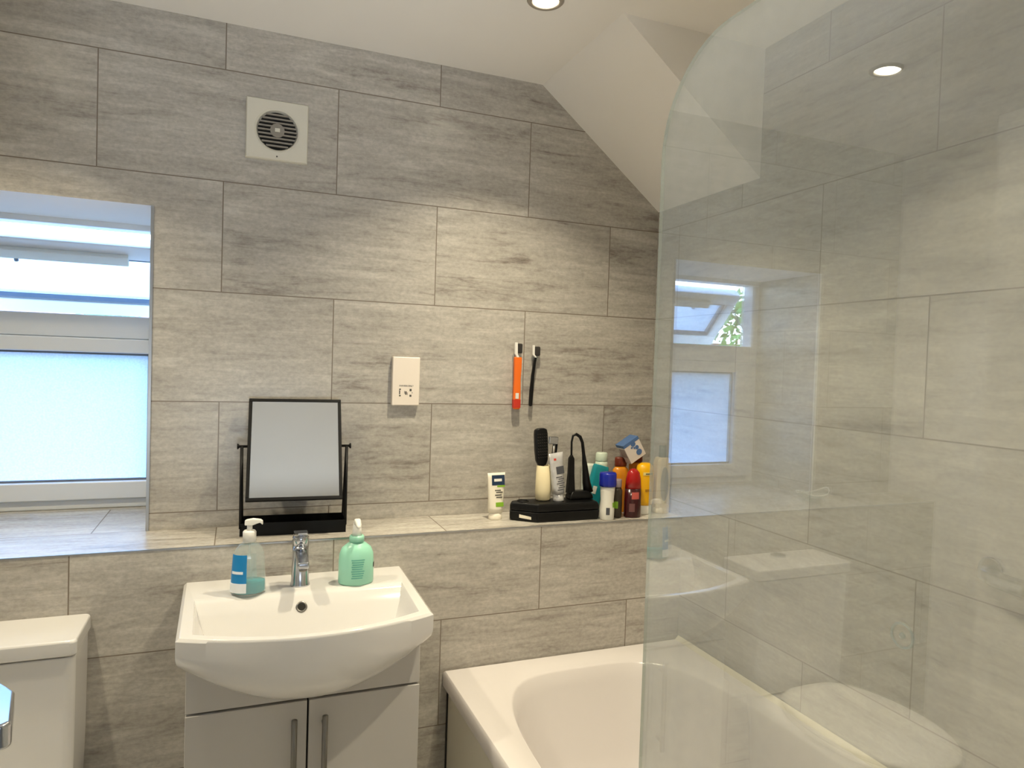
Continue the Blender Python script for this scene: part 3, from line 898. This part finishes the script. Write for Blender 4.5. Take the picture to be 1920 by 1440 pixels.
def yfront(z, h=.142, caph=.022, d0=.016): return -(d0 * (1 - (z - caph) / (h - caph)) ** .8 + .0012)
def band(x0, x1, z0, z1, off=.0006, n_=6, yf=yfront):
    bm = bmesh.new(); rows = []
    for k in range(n_ + 1):
        z = z0 + (z1 - z0) * k / n_; rows.append([bm.verts.new((x, yf(z) - off, z)) for x in (x0, x1)] + [bm.verts.new((x, yf(z) + .0006, z)) for x in (x1, x0)])
    for a, b in zip(rows, rows[1:]):
        for i in range(4): bm.faces.new((a[i], a[(i + 1) % 4], b[(i + 1) % 4], b[i]))
    bm.faces.new(rows[0]); bm.faces.new(rows[-1][::-1])
    return bm
obj('navy_label', band(-.017, .026, .105, .135), m_navy, t)
obj('green_strip', band(.0, .026, .099, .104), m_green, t)
obj('label_word', band(-.010, .016, .116, .124, .0012), M['white_pl'], t)
for (a, b, z) in ((-.008, .012, .088), (-.004, .018, .082), (-.008, .014, .074), (-.004, .016, .067)):
    obj('printed_line', band(a, b, z, z + .0028, .0009, 2), M['ink'], t)
obj('green_mark', band(-.006, .020, .040, .053), m_green, t)

# black case with its stand
cs = thing('grooming_case', 'flat black plastic case on the ledge carrying the cup, tube and stand', 'case', (1.27, -.12, LZ))
out_ = [(1.192, -.168), (1.402, -.168), (1.408, -.13), (1.372, -.082), (1.175, -.078), (1.132, -.09), (1.124, -.112)]
def sc_loop(z, k):
    c0 = (1.27, -.12); return [(c0[0] + (x - c0[0]) * k, c0[1] + (y - c0[1]) * k, z) for x, y in out_]
obj('case_body', loft([sc_loop(LZ, .96), sc_loop(LZ + .006, 1.), sc_loop(LZ + .030, 1.)]), M['black_pl'], cs, world=True, bevel=.003)
obj('case_lid', loft([sc_loop(LZ + .031, 1.), sc_loop(LZ + .046, .995), sc_loop(LZ + .056, .955)]), M['black_pl'], cs, world=True, bevel=.004)
obj('dial', ring(.017, .0022, (1.168, -.108, LZ + .0565), (0, 0, 1), 28, 8), M['black_pl'], cs, world=True, smooth=True)
d_ = Vector((.068, -.056, 0)).normalized(); n_ = Vector((-.056, -.068, 0)).normalized(); p_ = Vector((1.160, -.1415, 0)) + n_ * .0004
vs = []
bm = bmesh.new()
loft([[p_ + d_ * a + n_ * e + Vector((0, 0, z)) for a, z in ((-.016, LZ + .011), (.022, LZ + .008), (.022, LZ + .016), (-.016, LZ + .021))] for e in (-.001, .0012)], bm=bm)
obj('label_strip', bm, m_cream, cs, world=True)
CT = LZ + .0565
# cream cup with the black brush
cu = thing('tumbler', 'cream tumbler on the black case holding a black brush', 'cup', (1.236, -.104, CT))
bm = lathe([(.021, 0), (.0235, .004), (.0245, .03), (.0225, .107), (.0212, .108), (.0205, .104), (.0225, .03), (.02, .006)], 32, cap0=True, cap1=True)
obj('cup_wall', bm, mat('cream ceramic', '#e6d9b4', .3, var=.02), cu, smooth=True)
hb = thing('hair_brush', 'black flat hair brush standing head up in the cream tumbler', 'brush', (1.236, -.104, CT + .0065), (0, math.radians(-4), 0))
obj('handle', lathe([(.006, 0), (.008, .05), (.009, .10), (.011, .112)], 16, 1, .7), M['black_pl'], hb, smooth=True)
obj('head', loft([[(x * w, y * .010, z) for x, y in ((-1, -.7), (-.6, -1), (.6, -1), (1, -.7), (1, .7), (.6, 1), (-.6, 1), (-1, .7))] for w, z in ((.012, .102), (.019, .118), (.0215, .15), (.0215, .200), (.019, .213), (.010, .217))]), M['black_pl'], hb, bevel=.002)
bm = bmesh.new()
for i in range(5):
    for k in range(9):
        x, z = -.014 + i * .007, .128 + k * .009
        tube([(x, -.009, z), (x, -.017, z)], [.0012, .0009], 5, bm=bm)
b_ = obj('bristles', bm, m_br, hb); 
# toothpaste
m_tp = mat('silver tube', '#c9c9cb', .3, metal=.25, var=.25, scale=60); m_dk = mat('dark print', '#4d4f56', .4)
t = thing('toothpaste_tube', 'silver grey toothpaste tube standing on its cap before the razor', 'tube', (1.279, -.128, CT), (0, math.radians(-6), math.radians(10)))
flat_tube(t, .0185, .0265, .017, .150, .017, .024, m_tp, m_tp, name='tube')
yf2 = lambda z: -(.017 * (1 - (z - .024) / .126) ** .8 + .0012)
obj('dark_band', band(-.008, .020, .085, .108, .0007, 6, yf2), m_dk, t)
for k in range(7):
    obj('printed_line', band(-.012 + (k % 3) * .004, .010 + (k % 2) * .006, .036 + k * .0065, .0385 + k * .0065, .0008, 2, yf2), m_dk, t)
obj('red_mark', band(-.012, -.004, .128, .134, .0006, 2, yf2), m_red, t)
t = thing('razor', 'silver razor with dark grip standing behind the toothpaste tube', 'razor', (1.262, -.092, CT), (0, math.radians(3), 0))
obj('handle', tube([(0, 0, 0), (.0, .001, .06), (.002, 0, .12), (.004, -.002, .176)], [.005, .007, .0065, .005], 12), M['steel'], t, smooth=True)
obj('grip', tube([(.0105, 0, .13), (.012, -.001, .19)], .0045, 10), M['black_pl'], t, smooth=True)
obj('head', B(-.018, .014, -.009, .004, .172, .196), M['chrome'], t, bevel=.003)
# trimmer stand with wire loop
t = thing('trimmer_stand', 'black trimmer stand with tall loop on the right of the black case', 'stand', (1.358, -.11, CT))
obj('base', loft([[(x * k + .0, y * k, z) for x, y in ((-.040, -.020), (.044, -.020), (.044, .020), (-.040, .020))] for k, z in ((1., 0), (.95, .012), (.7, .026))]), M['black_pl'], t, bevel=.004)
obj('prong', loft([[(x * w - .030, y * w, z) for x, y in ((-1, -1), (1, -1), (1, 1), (-1, 1))] for w, z in ((.012, .018), (.009, .08), (.008, .128), (.003, .140))]), M['black_pl'], t, bevel=.002)
obj('loop', tube([(-.030, 0, .13), (-.031, 0, .18), (-.027, 0, .199), (-.016, 0, .204), (-.002, 0, .196), (.007, 0, .178), (.013, 0, .14), (.019, 0, .10), (.026, 0, .05), (.034, 0, .02)],
                  [.0032, .0032, .0036, .005, .0055, .005, .0055, .009, .013, .016], 12), M['black_pl'], t, smooth=True)

def bottle(name, label, cat, x, y, parts, rot=(0, 0, 0), sx=1., sy=1., power=2., z=LZ):
    t = thing(name, label, cat, (x, y, z), rot)
    for nm, prof, m in parts:
        obj(nm, lathe(prof, 32, sx, sy, power=power), m, t, smooth=True)
    return t
m_wht = mat('white bottle', '#e6e4dc', .3, var=.02); m_royal = mat('royal blue cap', '#0c1f96', .25, var=.03)
m_teal2 = mat('teal bottle', '#1b93a0', .3, var=.05)
t = bottle('deodorant', 'white roll-on deodorant with royal blue cap, right of the black case', 'deodorant', 1.4275, -.170,
       [('body', [(.021, 0), (.0225, .003), (.0235, .03), (.0205, .06), (.0225, .09), (.0235, .104)], m_wht), ('cap', [(.0265, .1045), (.0272, .11), (.0268, .142), (.024, .147)], m_royal)])
obj('printed_mark', patch([(.0235, .018), (.0238, .040)], 235, 262, .0006, 6), m_dk, t)
obj('green_mark', patch([(.022, .040), (.0206, .055)], 290, 320, .0012, 6), m_green, t)
t = thing('lotion_bottle', 'teal flat lotion bottle leaning behind the blue-capped deodorant', 'bottle', (1.418, -.072, LZ + .004), (0, math.radians(15), 0))
obj('body', loft([[(x * w, y * .012, z) for x, y in ((-1, -.6), (-.7, -1), (.7, -1), (1, -.6), (1, .6), (.7, 1), (-.7, 1), (-1, .6))] for w, z in ((.024, 0), (.027, .006), (.028, .145), (.025, .155))]), m_teal2, t, bevel=.002)
obj('printed_mark', B(-.016, -.002, -.0132, -.0118, .060, .085), m_wht, t)
m_pale = mat('pale bottle', '#d9e0d6', .35, var=.02); m_mint2 = mat('pale green bottle', '#cfdccb', .35, var=.02)
bottle('shampoo_bottle', 'plain white bottle at the back, between loop stand and teal bottle', 'bottle', 1.434, -.026,
       [('body', [(.020, 0), (.0215, .004), (.0215, .148), (.019, .153)], m_pale)], sy=.9)
bottle('shampoo_bottle', 'pale green-white bottle standing tallest at the back behind the teal bottle', 'bottle', 1.4825, -.027,
       [('body', [(.021, 0), (.0222, .004), (.0222, .150), (.020, .160)], m_mint2), ('cap', [(.020, .1605), (.021, .164), (.020, .186), (.017, .190)], m_mint2)], sy=.9)
m_orb = mat('orange bottle', '#d98a1e', .25, var=.06); m_brn = mat('brown cap', '#6d2a14', .35)
bottle('sunscreen_bottle', 'orange bottle with brown cap under the tilted carton', 'bottle', 1.529, -.074,
       [('body', [(.029, 0), (.031, .005), (.031, .120), (.027, .140), (.018, .150)], m_orb), ('cap', [(.021, .1505), (.022, .153), (.022, .176), (.020, .180)], m_brn)], sy=.62)
m_drk = mat('dark bottle', '#3a3026', .3, var=.25, scale=60); 
t = bottle('travel_bottle', 'small dark bottle between the deodorant and the red bottle', 'bottle', 1.4745, -.150,
       [('body', [(.0155, 0), (.0165, .003), (.0165, .085), (.012, .095)], m_drk), ('cap', [(.0135, .0955), (.014, .098), (.014, .118), (.012, .121)], mat('grey pink cap', '#8c7f84', .35))], sy=.9)
obj('green_mark', patch([(.0166, .030), (.0166, .052)], 215, 255, .0004, 6, 1, .9), m_green, t)
m_rd = mat('red bottle', '#a3120f', .2, var=.05); m_mar = mat('maroon bottle', '#3a0a10', .2, var=.1)
t = bottle('shower_gel', 'red and dark maroon bottle standing in front of the yellow bottle', 'bottle', 1.526, -.160,
       [('body', [(.0275, 0), (.029, .003), (.029, .045), (.028, .092)], m_mar), ('shoulder', [(.0278, .0925), (.026, .12), (.021, .142), (.012, .152), (.004, .155)], m_rd)], sy=.7)
obj('label', patch([(.0288, .06), (.0285, .082)], 240, 290, .0008, 8, 1, .7), mat('red label', '#c25a52', .4), t)
obj('lower_label', patch([(.0291, .020), (.0290, .046)], 225, 262, .0008, 8, 1, .7), mat('dusky label', '#6c4444', .4), t)
m_yel = mat('yellow bottle', '#f0b400', .3, var=.04)
t = bottle('shower_gel', 'yellow bottle standing upside down on its white cap at the screen edge', 'bottle', 1.5925, -.122,
       [('cap', [(.025, 0), (.026, .003), (.026, .027), (.024, .029)], m_wht), ('body', [(.027, .0295), (.029, .04), (.0315, .09), (.0315, .14), (.027, .158), (.015, .166)], m_yel)], sy=.75)
obj('white_label', patch([(.0317, .128), (.0317, .138)], 235, 300, .0006, 10, 1, .75), mat('pale yellow label', '#ecd98a', .4), t)
obj('printed_line', patch([(.0317, .1315), (.0317, .1345)], 250, 295, .0014, 10, 1, .75), M['ink'], t)
obj('lower_print', patch([(.0312, .075), (.0314, .083)], 250, 290, .0008, 8, 1, .75), mat('ochre print', '#b07a00', .4), t)
bottle('medicine_bottle', 'brown-red bottle behind the yellow bottle, under the carton corner', 'bottle', 1.597, -.058,
       [('body', [(.024, 0), (.025, .004), (.025, .150), (.020, .160)], m_orb), ('cap', [(.022, .1605), (.023, .164), (.0225, .186), (.020, .189)], m_brn)], sy=.8)
t = thing('lotion_bottle', 'beige bottle with grey oval and dark cap in the corner behind the screen', 'bottle', (1.656, -.125, LZ))
obj('body', loft([[(x * w, y * .020, z) for x, y in ((-1, -.6), (-.7, -1), (.7, -1), (1, -.6), (1, .6), (.7, 1), (-.7, 1), (-1, .6))] for w, z in ((.024, 0), (.026, .005), (.026, .170), (.018, .184))]), mat('beige bottle', '#d6c3a0', .4), t, bevel=.002)
obj('oval_label', loft([[(.015 * math.cos(a) - .002, -.0205 - e, .098 + .056 * math.sin(a)) for a in [2 * PI * i / 28 for i in range(28)]] for e in (-.001, .0008)]), mat('grey oval', '#8c8c88', .5), t)
obj('cap', lathe([(.012, .1845), (.0125, .188), (.0115, .222)], 20), mat('dark green cap', '#2b3f2c', .4), t, smooth=True)
# carton lying tilted on top
m_ctn = mat('carton', '#ded3cb', .6, var=.03); m_cbl = mat('carton blue', '#4d6d9f', .5, var=.15, scale=90); m_csd = mat('carton side', '#a99790', .6)
t = thing('carton', 'small white and blue carton lying tilted on top of the bottles', 'box', (1.552, -.098, LZ + .208), (0, math.radians(-31), math.radians(2)))
obj('box', B(-.032, .032, -.02, .026, -.034, .034), m_ctn, t, bevel=.0008)
bm = bmesh.new()
for (x, z, w, h) in ((.004, .020, .018, .016), (.012, .004, .014, .014), (.002, .007, .006, .008), (.012, -.014, .022, .020), (-.006, .012, .008, .006)):
    l = [[(x + w / 2 * math.cos(a), -.0204 - e, z + h / 2 * math.sin(a)) for a in [2 * PI * i / 14 for i in range(14)]] for e in (-.0008, .0005)]
    loft(l, bm=bm)
obj('blue_print', bm, m_cbl, t)
obj('blue_top_band', B(-.0322, .0322, -.0206, .0262, .024, .0344), m_cbl, t)
obj('side_print', B(-.0325, -.0315, -.016, .016, -.012, .020), m_csd, t)

# clear dish on the sill, mirrored in the screen
dd = thing('soap_dish', 'small clear boat-shaped dish at the left end of the window sill', 'dish', (-.47, -.075, LZ), (0, 0, math.radians(-8)))
loops = []
for k in range(13):
    u = -1 + 2 * k / 12
    x = .085 * u; w = .038 * math.sqrt(max(.02, 1 - u * u * .92)); lift = .026 * abs(u) ** 3
    loops.append([(x, w * c, lift + .022 * abs(c) ** 2.2 + o_) for c, o_ in [(-1 + i / 4, 0) for i in range(9)]] + [(x, w * .96 * c, lift + .022 * abs(c) ** 2.2 + .003) for c in [1 - i / 4 for i in range(9)]])
obj('dish_shell', loft(loops), M['clear'], dd, smooth=True)
bm = tube([(.083 * math.cos(2 * PI * i / 24) , .037 * math.sin(2 * PI * i / 24), .024 + .020 * abs(math.cos(2 * PI * i / 24)) ** 3) for i in range(25)], .0022, 6)
obj('dish_rim', bm, M['white_pl'], dd, smooth=True)

# ------------------------------------------------------------------ light
w = bpy.data.worlds.new('World'); S.world = w; w.use_nodes = True
nt = w.node_tree; nt.nodes.clear()
wo = nt.nodes.new('ShaderNodeOutputWorld'); bg = nt.nodes.new('ShaderNodeBackground')
tc = nt.nodes.new('ShaderNodeTexCoord'); sp = nt.nodes.new('ShaderNodeSeparateXYZ'); rp = nt.nodes.new('ShaderNodeValToRGB')
nt.links.new(tc.outputs['Generated'], sp.inputs[0]); nt.links.new(sp.outputs[2], rp.inputs[0])
e = rp.color_ramp.elements
e[0].position = 0; e[0].color = (.60, .80, 1.0, 1)
e[1].position = 1; e[1].color = (.26, .50, 1.0, 1)
x = e.new(.35); x.color = (.38, .64, 1.0, 1)
nt.links.new(rp.outputs[0], bg.inputs[0]); bg.inputs[1].default_value = 5.5
nt.links.new(bg.outputs[0], wo.inputs[0])
# sky portal in the window opening
pl = bpy.data.lights.new('window_portal', 'AREA'); pl.shape = 'RECTANGLE'; pl.size = .74; pl.size_y = .86
pl.cycles.is_portal = True
po = bpy.data.objects.new('window_portal', pl); C.objects.link(po); po.location = (-.16, .46, 1.37); po.rotation_euler = (-PI / 2, 0, 0)

# unseen fill added on the landing, tilted up to brighten ceiling and upper walls
ld = bpy.data.lights.new('landing_fill', 'AREA'); ld.shape = 'RECTANGLE'; ld.size = .8; ld.size_y = .5; ld.energy = 2.5; ld.color = (.84, .92, 1); ld.spread = math.radians(85)
lo = bpy.data.objects.new('landing_fill', ld); C.objects.link(lo); lo.location = (.45, -2.95, .95); lo.rotation_euler = (math.radians(90 + 38), 0, 0)

# ------------------------------------------------------------------ camera
cam = bpy.data.cameras.new('Camera'); co = bpy.data.objects.new('Camera', cam); C.objects.link(co); S.camera = co
f_px, cx_, cy_, cz_, yaw, pit, roll = 1299.357, .343144, -2.059548, 1.418174, .378633, -.0282678, .0320225
cam.sensor_fit = 'HORIZONTAL'; cam.sensor_width = 36; cam.lens = f_px / 1920 * 36; cam.clip_start = .02
fw = Vector((math.sin(yaw) * math.cos(pit), math.cos(yaw) * math.cos(pit), math.sin(pit)))
ri = Vector((math.cos(yaw), -math.sin(yaw), 0)); up = ri.cross(fw)
c, s = math.cos(roll), math.sin(roll)
r2 = ri * c + up * s; u2 = up * c - ri * s
mw_ = Matrix((( r2.x, u2.x, -fw.x, cx_), (r2.y, u2.y, -fw.y, cy_), (r2.z, u2.z, -fw.z, cz_), (0, 0, 0, 1)))
co.matrix_world = mw_

vs = S.view_settings
S.display_settings.display_device = 'sRGB'
vs.view_transform = 'Standard'; vs.look = 'None'; vs.gamma = 1; vs.exposure = 1.42; vs.use_curve_mapping = False
S.cycles.use_denoising = True
S.cycles.max_bounces = 12; S.cycles.diffuse_bounces = 6; S.cycles.glossy_bounces = 6; S.cycles.transparent_max_bounces = 16; S.cycles.transmission_bounces = 8
S.cycles.sample_clamp_indirect = 6
